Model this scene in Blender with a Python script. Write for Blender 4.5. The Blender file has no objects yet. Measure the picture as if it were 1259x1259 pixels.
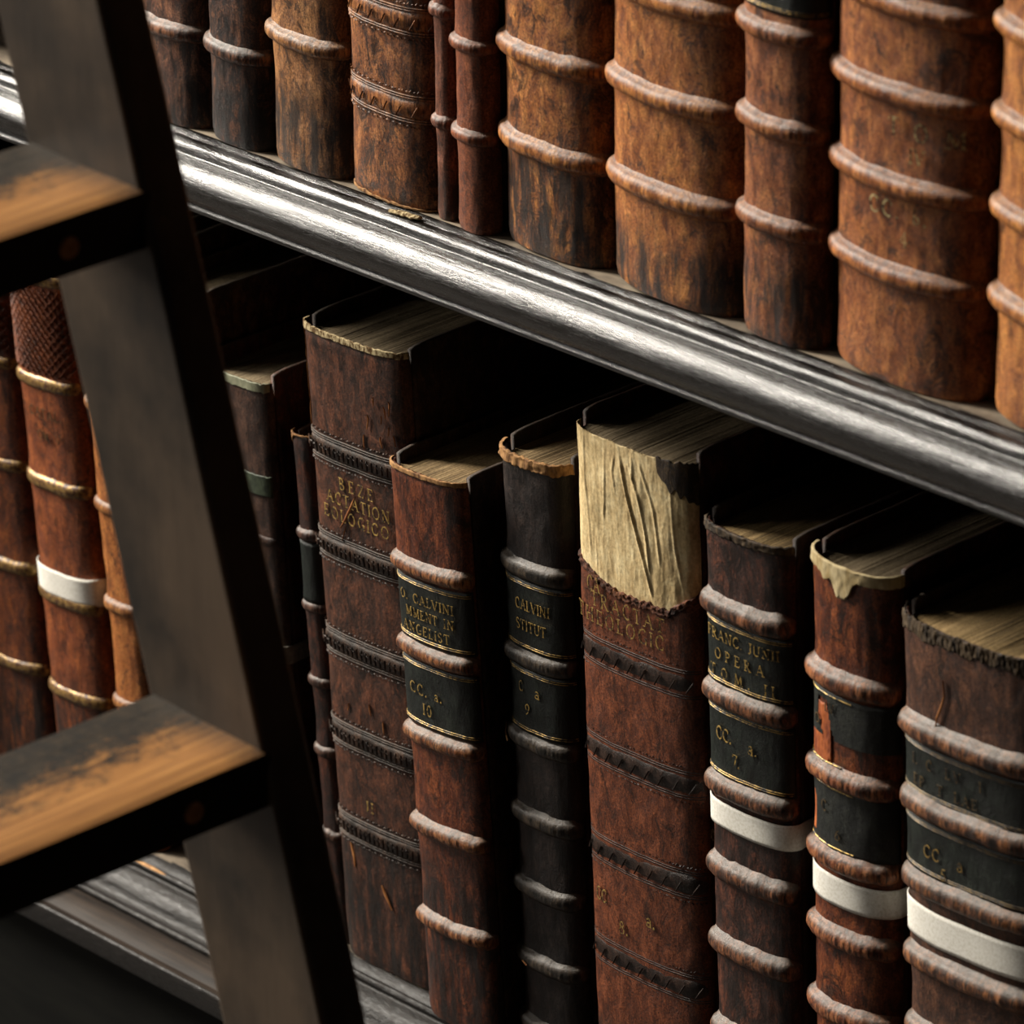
import bpy, math, random
import numpy as np
from mathutils import Vector, noise, Matrix

# ------------------------------------------------------------------ camera, world, light, exposure
scn = bpy.context.scene
COL = scn.collection
cam_d = bpy.data.cameras.new('camera'); cam = bpy.data.objects.new('camera', cam_d); COL.objects.link(cam)
scn.camera = cam
cam_d.sensor_width = 36.0; cam_d.lens = 36.0 * 6906.0 / 1259.0
cam_d.clip_start = 0.05; cam_d.clip_end = 60
YAW, PITCH, ROLL = (math.radians(a) for a in (-48.32, 24.12, 2.295))
fwd = Vector((math.sin(YAW)*math.cos(PITCH), math.cos(YAW)*math.cos(PITCH), -math.sin(PITCH)))
rgt = Vector((math.cos(YAW), -math.sin(YAW), 0)); dwn = fwd.cross(rgt)
r2 = rgt*math.cos(ROLL) + dwn*math.sin(ROLL); d2 = -rgt*math.sin(ROLL) + dwn*math.cos(ROLL)
cam.matrix_world = Matrix(((r2.x, -d2.x, -fwd.x, 2.1941), (r2.y, -d2.y, -fwd.y, -1.8749), (r2.z, -d2.z, -fwd.z, 1.6002), (0, 0, 0, 1)))
cam_d.dof.use_dof = True; cam_d.dof.focus_distance = 3.10; cam_d.dof.aperture_fstop = 11.5

w = bpy.data.worlds.new('world'); scn.world = w; w.use_nodes = True
w.node_tree.nodes['Background'].inputs[0].default_value = (0.62, 0.60, 0.58, 1)
w.node_tree.nodes['Background'].inputs[1].default_value = 0.02

def area(name, loc, target, sx, sy, power, col):
    l = bpy.data.lights.new(name, 'AREA'); l.shape = 'RECTANGLE'; l.size = sx; l.size_y = sy; l.energy = power; l.color = col
    o = bpy.data.objects.new(name, l); COL.objects.link(o); o.location = loc
    o.rotation_euler = (Vector(target) - Vector(loc)).to_track_quat('-Z', 'Y').to_euler()
    return o
area('window_daylight', (-2.80, -.88, 2.25), (0.1, -0.05, 0.4), 0.55, 1.7, 330, (1.0, 0.93, 0.82))
area('page_top_fill', (-2.9, -2.3, 1.35), (0.1, 0, 0.35), 0.8, 1.1, 30, (1.0, 0.93, 0.84))  # added low fill for the page tops under the shelf

scn.view_settings.view_transform = 'Standard'; scn.view_settings.look = 'None'
scn.view_settings.gamma = 1.0; scn.view_settings.use_curve_mapping = False
scn.view_settings.exposure = 0.0

# ------------------------------------------------------------------ helpers
def lin(c):
    return tuple((x/12.92 if x <= .04045 else ((x+.055)/1.055)**2.4) for x in c)
def hexc(s):
    return lin(tuple(int(s[i:i+2], 16)/255 for i in (0, 2, 4))) + (1.0,)

class NT:
    def __init__(s, name):
        s.m = bpy.data.materials.new(name); s.m.use_nodes = True; s.t = s.m.node_tree
        s.b = s.t.nodes['Principled BSDF']; s.tc = s.t.nodes.new('ShaderNodeTexCoord')
    def n(s, typ, **kw):
        x = s.t.nodes.new(typ)
        for k, v in kw.items(): setattr(x, k, v)
        return x
    def l(s, a, b): s.t.links.new(a, b)
    def mapped(s, scale, loc=(0, 0, 0), rot=(0, 0, 0)):
        m = s.n('ShaderNodeMapping'); m.inputs['Scale'].default_value = scale; m.inputs['Location'].default_value = loc
        m.inputs['Rotation'].default_value = rot
        s.l(s.tc.outputs['Object'], m.inputs[0]); return m.outputs[0]
    def noise(s, vec, scale=1.0, detail=4, rough=.55, dist=0.0):
        x = s.n('ShaderNodeTexNoise'); s.l(vec, x.inputs['Vector']); x.inputs['Scale'].default_value = scale
        x.inputs['Detail'].default_value = detail; x.inputs['Roughness'].default_value = rough; x.inputs['Distortion'].default_value = dist
        return x.outputs['Fac']
    def ramp(s, fac, stops, interp='LINEAR'):
        r = s.n('ShaderNodeValToRGB'); cr = r.color_ramp; cr.interpolation = interp
        while len(cr.elements) < len(stops): cr.elements.new(0.5)
        for e, (p, c) in zip(cr.elements, stops):
            e.position = p; e.color = c if not isinstance(c, (int, float)) else (c, c, c, 1)
        s.l(fac, r.inputs[0]); return r.outputs[0]
    def mix(s, fac, a, b, mode='MIX'):
        m = s.n('ShaderNodeMix', data_type='RGBA', blend_type=mode)
        for sock, v in ((m.inputs[0], fac), (m.inputs[6], a), (m.inputs[7], b)):
            if hasattr(v, 'is_linked'): s.l(v, sock)
            else: sock.default_value = v
        return m.outputs[2]
    def math(s, op, a, b=0.0):
        m = s.n('ShaderNodeMath', operation=op)
        for sock, v in ((m.inputs[0], a), (m.inputs[1], b)):
            if hasattr(v, 'is_linked'): s.l(v, sock)
            else: sock.default_value = v
        return m.outputs[0]
    def bump(s, h, dist, strength=1.0, prev=None):
        b = s.n('ShaderNodeBump'); b.inputs['Distance'].default_value = dist; b.inputs['Strength'].default_value = strength
        s.l(h, b.inputs['Height'])
        if prev is not None: s.l(prev, b.inputs['Normal'])
        return b.outputs[0]
    def out(s, col=None, rough=None, nor=None, spec=None, metal=None, coat=None):
        for k, v in (('Base Color', col), ('Roughness', rough), ('Normal', nor), ('Specular IOR Level', spec), ('Metallic', metal), ('Coat Weight', coat)):
            if v is None: continue
            if hasattr(v, 'is_linked'): s.l(v, s.b.inputs[k])
            else: s.b.inputs[k].default_value = v
        return s.m

_seed = [0]
def leather(name, dark, base, light, stain='1a120e', stain_amt=.5, streak=.6, rough=.5, dust=0.0, spec=.4, fibre=1.0, low=None):
    """aged leather: mottled dye, vertical rub marks, dark stains, fine grain"""
    s = NT(name); _seed[0] += 1; o = _seed[0]*3.17
    vstr = s.mapped((1, 1, .5), (o, o*.7, o*1.3)); vec = s.mapped((1, 1, 1), (o*.3, o, o*.9)); fib = s.mapped((1, 1, .16), (o, 0, o))
    a = s.noise(vstr, 130, 10, .78, .5)
    col = s.ramp(a, [(.34, hexc(dark)), (.48, hexc(base)), (.62, hexc(light))])
    st = s.noise(s.mapped((1, 1, .6), (o*2, o, 0)), 70, 10, .85, .8)
    m = s.ramp(st, [(.61 - .20*stain_amt, 0.0), (.66 - .19*stain_amt, 1.0)])
    col = s.mix(s.math('MULTIPLY', m, .85), col, hexc(stain))
    f = s.noise(fib, 900, 6, .75)
    fm = s.ramp(f, [(.47, 0.0), (.62, 1.0)])
    col = s.mix(s.math('MULTIPLY', fm, streak*.75), col, hexc(dark))
    g = s.noise(vec, 900, 3, .6)
    gm = s.ramp(g, [(.32, .45), (.68, 1.45)])
    col = s.mix(1.0, col, gm, 'MULTIPLY')
    sc = s.noise(s.mapped((1, 1, .5), (o, 3, 1), (0.2, .5, 0)), 210, 5, .7, 1.0)   # little tan scuffs
    scm = s.ramp(sc, [(.66, 0.0), (.72, 1.0)])
    col = s.mix(s.math('MULTIPLY', scm, .45), col, hexc(light))
    if low is not None:       # darker foot: soiled by handling; on bZ, b10, bV downward light fall-off painted in
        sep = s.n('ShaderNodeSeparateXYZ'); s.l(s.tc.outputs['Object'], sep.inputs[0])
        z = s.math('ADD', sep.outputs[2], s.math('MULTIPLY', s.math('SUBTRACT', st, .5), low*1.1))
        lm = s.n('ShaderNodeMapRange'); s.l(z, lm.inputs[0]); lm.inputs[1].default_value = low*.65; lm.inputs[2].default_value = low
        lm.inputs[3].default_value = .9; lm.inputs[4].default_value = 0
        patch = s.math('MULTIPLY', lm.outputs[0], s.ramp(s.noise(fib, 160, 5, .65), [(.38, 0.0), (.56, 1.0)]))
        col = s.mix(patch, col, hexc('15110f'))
    if dust > 0:              # grey dust settled on upward faces
        geo = s.n('ShaderNodeNewGeometry'); sp = s.n('ShaderNodeSeparateXYZ'); s.l(geo.outputs['Normal'], sp.inputs[0])
        up = s.ramp(sp.outputs[2], [(.12, 0.0), (.75, 1.0)])
        up = s.math('MULTIPLY', up, s.ramp(s.noise(vec, 130, 5, .7), [(.3, .35), (.62, 1.0)]))
        col = s.mix(s.math('MULTIPLY', up, dust), col, hexc('84796c'))
    n1 = s.bump(a, .0016, .6); n2 = s.bump(f, .00045, .5*fibre, n1); n3 = s.bump(g, .00022, .55, n2); n3 = s.bump(st, .0008, .3, n3)
    r = s.ramp(st, [(.35, rough + .12), (.65, rough - .08)])
    return s.out(col, r, n3, spec)

def band_leather(name, dark, base, light, dust=.5, rough=.45):
    s = NT(name); _seed[0] += 1; o = _seed[0]*2.3
    v = s.mapped((1, 1, .12), (o, o, o)); a = s.noise(v, 620, 6, .7); b = s.noise(s.mapped((1, 1, .5), (o, 1, 2)), 150, 8, .75, .6)
    col = s.ramp(b, [(.36, hexc(dark)), (.46, hexc(base)), (.58, hexc(light))])
    col = s.mix(s.math('MULTIPLY', s.ramp(a, [(.48, 0.0), (.58, 1.0)]), .9), col, hexc(dark))
    geo = s.n('ShaderNodeNewGeometry'); sp = s.n('ShaderNodeSeparateXYZ'); s.l(geo.outputs['Normal'], sp.inputs[0])
    up = s.ramp(sp.outputs[2], [(.18, 0.0), (.62, 1.0)])
    up = s.math('MULTIPLY', up, s.ramp(s.noise(s.mapped((1, 1, 1), (o, 5, 2)), 160, 5, .7), [(.28, .4), (.6, 1.0)]))
    col = s.mix(s.math('MULTIPLY', up, dust), col, hexc('6a6056'))
    g = s.noise(s.mapped((1, 1, 1)), 1000, 2)
    nn = s.bump(b, .0012, .5); nn = s.bump(a, .0004, .6, nn); nn = s.bump(g, .0002, .5, nn)
    return s.out(col, rough, nn, .45)

def simple(name, c1, c2, scale=(60, 60, 60), rough=.6, bumpd=.0004, spec=.4, metal=0.0, detail=6, lo=.35, hi=.65):
    s = NT(name); a = s.noise(s.mapped(scale, (_seed[0], 2, 5)), 1, detail, .6)
    col = s.ramp(a, [(lo, hexc(c1)), (hi, hexc(c2))]); _seed[0] += 1
    return s.out(col, rough, s.bump(a, bumpd, .6), spec, metal)

def pages_mat(name, front, back):
    s = NT(name); o = _seed[0]; _seed[0] += 1
    a = s.noise(s.mapped((1, .02, .1), (o, o, 0)), 900, 4, .7)
    b = s.noise(s.mapped((1, .35, 1), (o, 2, 0)), 45, 6, .65)
    d = s.noise(s.mapped((1, 1, 1), (o, 2, 7)), 700, 3, .6)
    col = s.ramp(a, [(.36, hexc('4a3d2c')), (.5, hexc(back)), (.68, hexc(front))])
    col = s.mix(s.math('MULTIPLY', s.ramp(b, [(.4, 0.0), (.62, 1.0)]), .65), col, hexc(front))
    col = s.mix(1.0, col, s.ramp(d, [(.3, .7), (.7, 1.25)]), 'MULTIPLY')
    return s.out(col, .85, s.bump(a, .0003, .6), .2)

def gold_mat(name, base, gold, cover=.5):
    s = NT(name); a = s.noise(s.mapped((1, 1, 1), (_seed[0], 1, 1)), 420, 4, .7); _seed[0] += 1
    m = s.ramp(a, [(.44 + .12*(.5-cover), 0.0), (.56 + .12*(.5-cover), 1.0)])
    col = s.mix(m, hexc(base), hexc(gold))
    return s.out(col, .42, s.bump(a, .0002, .5), .5, s.math('MULTIPLY', m, .45))

def mesh_obj(name, verts, faces, mat, parent=None, smooth=True):
    me = bpy.data.meshes.new(name); me.from_pydata([tuple(v) for v in verts], [], faces); me.update()
    if smooth: me.polygons.foreach_set('use_smooth', [True]*len(me.polygons))
    me.materials.append(mat)
    o = bpy.data.objects.new(name, me); COL.objects.link(o)
    if parent is not None: o.parent = parent
    return o

def grid_faces(nr, nc, off=0, wrap=False):
    f = []
    for r in range(nr-1):
        for c in range(nc if wrap else nc-1):
            c2 = (c+1) % nc
            f.append((off+r*nc+c, off+r*nc+c2, off+(r+1)*nc+c2, off+(r+1)*nc+c))
    return f

def boxes(name, lst, mat, parent=None, bevel=.001, seg=2, jitter=0.0):
    """lst of 8-corner or (min,max) boxes -> one bevelled mesh"""
    V, F = [], []
    for a, b in lst:
        o = len(V)
        V += [(x, y, z) for z in (a[2], b[2]) for y in (a[1], b[1]) for x in (a[0], b[0])]
        F += [tuple(o+i for i in q) for q in ((0, 2, 3, 1), (4, 5, 7, 6), (0, 1, 5, 4), (2, 6, 7, 3), (0, 4, 6, 2), (1, 3, 7, 5))]
    ob = mesh_obj(name, V, F, mat, parent, False)
    if bevel:
        m = ob.modifiers.new('bevel', 'BEVEL'); m.width = bevel; m.segments = seg; m.limit_method = 'ANGLE'
    return ob

def empty(name, loc, label, cat, group=None):
    o = bpy.data.objects.new(name, None); COL.objects.link(o); o.location = loc; o.empty_display_size = .05
    o['label'] = label; o['category'] = cat
    if group: o['group'] = group
    return o

N3 = lambda x, y, z: noise.noise(Vector((x, y, z)))

# ------------------------------------------------------------------ wood materials
def ebony(name, base='16130f', light='2c2620', ro=(.16, .42), gs=(55, 800, 800), gb=.0005, coat=.3, spec=.6):
    s = NT(name); a = s.noise(s.mapped(gs, (1, 2, 3)), 1, 5, .7, .2); b = s.noise(s.mapped((3, 30, 30), (4, 1, 3)), 1, 6, .7)
    col = s.ramp(a, [(.4, hexc(base)), (.68, hexc(light))])
    r = s.ramp(s.math('ADD', s.math('MULTIPLY', a, .6), s.math('MULTIPLY', b, .4)), [(.38, ro[0]), (.62, ro[1])])
    nn = s.bump(a, gb, .8); nn = s.bump(b, .0012, .35, nn)
    s.b.inputs['Coat Roughness'].default_value = .22
    return s.out(col, r, nn, spec, None, coat)
M_EBONY = ebony('polished_ebonised_oak', '0c0a08', '1a1613', ro=(.12, .36), coat=.12, spec=.85)
M_EBONY2 = ebony('worn_ebonised_oak', '0e0c0a', '282320', (.30, .68), gs=(160, 420, 420), gb=.0009, coat=.02, spec=.30)
M_SHELF = simple('dusty_shelf_top', '5a5045', '948774', (30, 60, 60), .7, .0005, .3)
M_PLATE = simple('worn_brown_ledge', '1e1814', '3a3028', (12, 160, 160), .6, .0003, .15)
M_DARKIN = simple('dark_stained_interior', '0c0907', '17110d', (10, 40, 40), .8, .0004, .2)
M_FASCIA = simple('dark_painted_plinth', '0a0a08', '13130f', (14, 60, 60), .85, .0005, .12)
M_FLOOR = simple('dark_floor_boards', '17120d', '2a2018', (6, 50, 10), .6, .0006, .4)

# ------------------------------------------------------------------ bookcase
SH = .495
bc = empty('bookcase', (0, .2, 0), 'dark polished wooden bookcase with moulded shelf edges holding both rows of old books', 'bookcase')
bc.location = (0, 0, 0)
XL, XR = -.47, .62
def extrude_profile(name, prof, mat, parent, x0=XL, x1=XR, nx=220, z0=0.0, wob=.00025, seed=0):
    xs = np.linspace(x0, x1, nx); V = []
    for x in xs:
        for i, (p, z) in enumerate(prof):
            d = wob*(N3(x*14, i*.35, seed) + .6*N3(x*60, i*.8, seed+4))
            V.append((x, -p - d, z0 + z + d*.7))
    n = len(prof); F = [(r*n+c, r*n+c+1, (r+1)*n+c+1, (r+1)*n+c) for r in range(nx-1) for c in range(n-1)]
    return mesh_obj(name, V, F, mat, parent)
def arc(cx, cz, r, a0, a1, n=10, rz=None):
    rz = rz or r
    return [(cx + r*math.cos(math.radians(a0+(a1-a0)*i/n)), cz + rz*math.sin(math.radians(a0+(a1-a0)*i/n))) for i in range(n+1)]
# upper moulding (p = forward of spine plane, z below shelf top)
ledge = [(-.0030, .0002), (.0002, .0003), (.0008, .0000), (.0040, -.0004), (.0044, -.0008), (.0048, -.0006)] + arc(.0066, -.0052, .0050, 92, 5, 12, .0044) + [(.0118, -.0066), (.0119, -.0082)]
bead = []
torus = arc(.0128, -.0210, .0130, 93, -58, 28, .0132)
lip = [(.0192, -.0328), (.0206, -.0333), (.0206, -.0362), (.0194, -.0370), (-.0010, -.0370)]
UP = ledge + bead + torus + lip
def shelf(z, prof, thick=.037, back=.40):
    boxes('shelf_board', [((XL, .001, z-thick+.004), (XR, back, z))], M_DARKIN, bc, .0005, 1)
    boxes('shelf_top', [((XL, .0010, z-.006), (XR, .06, z+.0002))], M_SHELF, bc, .0004, 1)
    return extrude_profile('shelf_moulding', prof, M_EBONY, bc, z0=z, seed=z*9)
shelf(SH, UP); shelf(2*SH, UP)
# lower moulding: ledge, bead, wide cove, bead, flat plate and square edge, then the plinth
LOW = [(-.0030, .0002), (.0010, .0002), (.0018, -.0002), (.0055, -.0008), (.0060, -.0016)] + arc(.0080, -.0036, .0021, 130, -30, 8) + [(.0092, -.0064)]
LOW += arc(.0100, -.0190, .0150, 90, 20, 14, .0118) + [(.0252, -.0172), (.0268, -.0187), (.0300, -.0190)] + arc(.0322, -.0208, .0022, 120, -50, 8) + [(.0340, -.0235)]
PLATE = [(.0338, -.0232), (.0350, -.0232), (.0540, -.0238), (.0545, -.0246), (.0560, -.0247), (.0566, -.0243), (.0590, -.0244)]
EDGE = arc(.0592, -.0260, .0016, 100, -10, 6) + [(.0608, -.0385), (.0600, -.0396), (.040, -.0400)]
boxes('shelf_board', [((XL, .001, -.036), (XR, .40, 0))], M_DARKIN, bc, .0005, 1)
boxes('shelf_top', [((XL, .0010, -.006), (XR, .06, .0002))], M_SHELF, bc, .0004, 1)
extrude_profile('shelf_moulding', LOW, M_EBONY2, bc, z0=0, seed=3, wob=.00045)
extrude_profile('base_ledge', PLATE, M_PLATE, bc, z0=0, seed=5, wob=.0002)
extrude_profile('base_edge', EDGE, M_EBONY2, bc, z0=0, seed=6, wob=.0002)
Vc = []
for i_ in range(9):
    f_ = i_/8; hw = .0011*math.sin(math.pi*(.1+.8*f_))
    for q_, (dy, dz) in enumerate(((.8, .9), (0, .35), (-.7, -.8))):
        Vc.append((-.268+.034*f_, -.0088+dy*hw*1.2+(0 if q_ != 1 else -.0004), -.0022+dz*hw+(0 if q_ != 1 else .0006)))
mesh_obj('bare_wood_chip', Vc, grid_faces(9, 3), simple('bare_wood', '9a6a38', 'd8a566', (200, 200, 200), .7), bc)
boxes('plinth_board', [((XL, -.047, -.360), (XR, -.002, -.0385))], M_FASCIA, bc, .001, 2)
boxes('back_panel', [((XL, .40, -.36), (XR, .415, 1.06))], M_DARKIN, bc, .001, 1)
boxes('side_panel', [((XL-.03, -.03, -.36), (XL, .415, 1.06))], M_DARKIN, bc, .002, 2)
boxes('side_panel', [((XR, -.03, -.36), (XR+.03, .415, 1.06))], M_DARKIN, bc, .002, 2)

wb = boxes('wall_back', [((-3, .42, -.36), (3, .50, 2.9))], M_DARKIN, None, 0); wb['kind'] = 'structure'
fl = boxes('floor', [((-3, -4, -.40), (3, 1.2, -.3602))], M_FLOOR, None, 0); fl['kind'] = 'structure'

# ------------------------------------------------------------------ stroke lettering (serif capitals with thick and thin strokes)
def arcp(cx, cy, rx, ry, a0, a1, n=10):
    return [(cx+rx*math.cos(math.radians(a0+(a1-a0)*i/n)), cy+ry*math.sin(math.radians(a0+(a1-a0)*i/n))) for i in range(n+1)]
H, L_ = .125, .055      # stroke weights
def serif(x, y, k=.13): return ([(x-k, y), (x+k, y)], .06)
def stem(x, y0=0, y1=1): return [([(x, y0), (x, y1)], H), serif(x, y0+.03*(y1 > y0)), serif(x, y1-.03)]
GL = {
 'A': (.80, [([(.40, 1), (.08, 0)], L_), ([(.40, 1), (.72, 0)], H), ([(.2, .36), (.6, .36)], L_), serif(.08, .03), serif(.72, .03)]),
 'B': (.68, stem(.15) + [(arcp(.2, .75, .32, .23, 90, -90), .11), (arcp(.2, .27, .38, .26, 90, -90), .11)]),
 'C': (.74, [(arcp(.42, .5, .34, .48, 50, 310, 16), .12), ([(.64, .72), (.64, .92)], .06), ([(.64, .08), (.64, .25)], .05)]),
 'D': (.76, stem(.15) + [(arcp(.2, .5, .44, .47, 90, -90, 12), .12)]),
 'E': (.64, stem(.15) + [([(.15, .97), (.55, .97), (.55, .8)], L_), ([(.15, .03), (.58, .03), (.58, .2)], L_), ([(.15, .52), (.42, .52)], L_)]),
 'F': (.6, stem(.15) + [([(.15, .97), (.55, .97), (.55, .8)], L_), ([(.15, .52), (.42, .52)], L_)]),
 'G': (.78, [(arcp(.42, .5, .34, .48, 50, 330, 16), .12), ([(.68, .0), (.68, .4)], .12), serif(.64, .4)]),
 'H': (.8, stem(.15) + stem(.65) + [([(.15, .5), (.65, .5)], L_)]),
 'I': (.34, stem(.17)),
 'J': (.4, [([(.24, 1), (.24, .15), (.12, 0), (.02, .05)], .12), serif(.24, .97)]),
 'L': (.62, stem(.15) + [([(.15, .03), (.56, .03), (.56, .22)], L_)]),
 'M': (.92, [([(.13, 0), (.16, 1)], L_), ([(.16, 1), (.46, .1)], H), ([(.46, .1), (.76, 1)], L_), ([(.76, 1), (.8, 0)], H), serif(.13, .03), serif(.8, .03), serif(.12, .97, .08), serif(.8, .97, .08)]),
 'N': (.8, [([(.14, 0), (.14, 1)], L_), ([(.14, 1), (.66, 0)], H), ([(.66, 0), (.66, 1)], L_), serif(.14, .03), serif(.66, .97), serif(.1, .97, .08)]),
 'O': (.8, [(arcp(.4, .5, .33, .48, 0, 360, 22), .11)]),
 'P': (.64, stem(.15) + [(arcp(.2, .73, .34, .25, 90, -90), .11)]),
 'R': (.74, stem(.15) + [(arcp(.2, .75, .32, .23, 90, -90), .11), ([(.3, .5), (.66, 0)], .13), serif(.66, .03, .09)]),
 'S': (.6, [(arcp(.3, .74, .2, .23, 30, 240, 9) + arcp(.3, .27, .23, .25, 80, -150, 10), .11)]),
 'T': (.7, stem(.35) + [([(.04, .78), (.04, .97), (.66, .97), (.66, .78)], L_)]),
 'U': (.8, [([(.15, 1), (.15, .3)] + arcp(.4, .3, .25, .28, 180, 360, 8) + [(.65, 1)], .1), serif(.15, .97), serif(.65, .97)]),
 'V': (.78, [([(.08, 1), (.4, 0)], H), ([(.4, 0), (.7, 1)], L_), serif(.08, .97), serif(.7, .97)]),
 'Z': (.7, [([(.08, .8), (.08, .97), (.62, .97)], L_), ([(.62, .97), (.08, .03)], H), ([(.08, .03), (.62, .03), (.62, .22)], L_)]),
 'a': (.5, [(arcp(.22, .42, .16, .14, 150, 0, 6) + [(.38, .06), (.46, .04)], .09), (arcp(.22, .18, .15, .14, 60, 320, 9), .09)]),
 'b': (.52, [([(.12, .98), (.12, .05)], .1), (arcp(.26, .26, .15, .22, 150, -150, 10), .09)]),
 '0': (.6, [(arcp(.3, .5, .22, .48, 0, 360, 18), .11)]),
 '1': (.4, stem(.2)),
 '4': (.6, [([(.4, 0), (.4, 1), (.05, .3), (.56, .3)], .09), serif(.4, .03)]),
 '5': (.55, [([(.46, .97), (.16, .97), (.12, .56)] + arcp(.25, .3, .22, .28, 110, -140, 10), .1)]),
 '6': (.6, [([(.46, .95), (.2, .7), (.1, .35)] + arcp(.3, .28, .2, .26, 180, -180, 14), .1)]),
 '7': (.55, [([(.06, .8), (.06, .96), (.5, .96), (.2, 0)], .11)]),
 '8': (.58, [(arcp(.28, .75, .17, .22, 0, 360, 12), .1), (arcp(.28, .27, .22, .26, 0, 360, 14), .1)]),
 '9': (.6, [([(.14, .03), (.38, .28), (.48, .62)] + arcp(.29, .7, .2, .26, 0, 360, 14), .1)]),
 '.': (.3, [([(.12, 0), (.12, .13)], .14)]),
 'c': (.5, [(arcp(.26, .25, .18, .24, 50, 310, 10), .09)]),
}
def ribbon(pts, wdt):
    P = [Vector((p[0], p[1])) for p in pts]; out = []
    for i, p in enumerate(P):
        a = P[max(i-1, 0)]; b = P[min(i+1, len(P)-1)]; d = (b-a)
        d = d.normalized() if d.length > 1e-9 else Vector((1, 0)); nrm = Vector((-d.y, d.x))*wdt/2
        out.append((p+nrm, p-nrm))
    return out

# ------------------------------------------------------------------ the book builder
class Book:
    def __init__(s, label, group, x, z0, yh, w, h, b, n, lean, leath, bandm, boardm=None, pagem=None, depth=.27, seed=1, over=.004,
                 top=None, board_t=.0034, head=True, waist=.0004, bands=(), rz=.0045, rp=.0045, name='antique_book', rough_edge=.0006, nz=None):
        s.w, s.h, s.b, s.n, s.seed, s.bt = w, h, b, n, seed, board_t
        s.leath, s.bandm = leath, bandm
        s.root = empty(name, (x, yh, z0 + .0003 + abs(math.sin(math.radians(lean)))*w/2), label, 'book', group)
        s.root.rotation_euler = (0, math.radians(lean), 0); s.lean = lean; s.x = x; s.yh = yh
        # arc-length parametrised spine section
        t = np.linspace(-math.pi/2, math.pi/2, 1500); sn, cs = np.sin(t), np.cos(t)
        X = w/2*np.sign(sn)*np.abs(sn)**(2/n); Y = -b*np.abs(cs)**(2/n)
        S = np.concatenate([[0], np.cumsum(np.hypot(np.diff(X), np.diff(Y)))]); s.len = S[-1]; s.S, s.X, s.Y = S/S[-1], X, Y
        s.bands = bands
        s.spine(top, head, waist, rough_edge, nz)
        boardm = boardm or BOARD
        hb = h + over
        for sx in (-1, 1):
            x0, x1 = sorted((sx*w/2, sx*(w/2 - board_t)))
            s.board(x0, x1, hb, depth, boardm)
        s.pages(depth, pagem)
        for i, zb in enumerate(bands): s.band(zb, rz, rp, i)
    def pt(s, u, z, off=0.0):
        u = min(max(u, 0), 1); x = np.interp(u, s.S, s.X); y = np.interp(u, s.S, s.Y)
        e = .004; xa, ya = np.interp(max(u-e, 0), s.S, s.X), np.interp(max(u-e, 0), s.S, s.Y); xb, yb = np.interp(min(u+e, 1), s.S, s.X), np.interp(min(u+e, 1), s.S, s.Y)
        tx, ty = xb-xa, yb-ya; L = math.hypot(tx, ty); nx, ny = ty/L, -tx/L
        return (x+nx*off, y+ny*off, z)
    def u_of_x(s, x): return float(np.interp(x, s.X, s.S))
    def relief(s, u, z):
        x = u*s.len; d = .0007*N3(x*22, s.seed*5.1, z*16) + .00028*N3(x*85, s.seed*3.3, z*70) + .00022*N3(x*260, s.seed, z*60)
        for zb in s.bands:
            q = (z-zb)/.0085
            if abs(q) < 3: d += .0007*math.exp(-q*q)
        return d
    def spine(s, top, head, waist, rough_edge, nz):
        nu = 56; nz = nz or int(s.h/.0022); V = []
        topf = top or (lambda u: s.h + rough_edge*(1.3*N3(u*9, s.seed, 1) + N3(u*34, s.seed, 2)))
        Z = np.linspace(0, 1, nz)
        for zf in Z:
            for i in range(nu):
                u = i/(nu-1); z = zf*topf(u)
                d = s.relief(u, z) - waist*(1 - (2*zf-1)**8)
                edge = min(u, 1-u)/.04
                d *= min(1, .3+edge)
                if zf < .012: d -= .0008*(1-zf/.012)
                if top is None and zf > .985: d -= .0009*((zf-.985)/.015)
                V.append(s.pt(u, z, d))
        rows = nz
        for off, dz in ((-.0012, .0002), (-.0026, -.0004), (-.003, -.006), (-.003, -.02)):
            for i in range(nu):
                u = i/(nu-1); V.append(s.pt(.02+.96*u, topf(u)+dz, off - (waist if top else 0)))
            rows += 1
        o = mesh_obj('spine', V, grid_faces(rows, nu), s.leath, s.root); return o
    def board(s, x0, x1, hb, depth, mat):
        # slightly warped board with a worn, uneven upper edge and rounded outer corner
        ny, V = 40, []
        ys = [.0012] + list(np.linspace(.004, depth, ny-1)); sec = []
        r = .0011
        for j, y in enumerate(ys):
            zt = hb + .0006*N3(y*45, s.seed*2, x0*9) + .0003*N3(y*170, s.seed*2, 4)
            if y < .012: zt -= .0016*(1-(y-.0012)/.0108)**2
            wob = .0004*N3(y*20, s.seed, 9)*(1 if j > 2 else 0)
            a, b_ = x0+wob*.3, x1+wob*.3
            sec += [(a, y, 0.0), (a, y, zt-.02), (a, y, zt-r), (a+r*.35, y, zt-r*.3), (a+r, y, zt), (b_-r, y, zt), (b_-r*.35, y, zt-r*.3), (b_, y, zt-r), (b_, y, zt-.02), (b_, y, 0.0)]
        F = grid_faces(len(ys), 10, 0, True)
        F += [tuple(range(9, -1, -1)), tuple((len(ys)-1)*10+i for i in range(10))]
        mesh_obj('cover_board', sec, F, mat, s.root, True)
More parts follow.
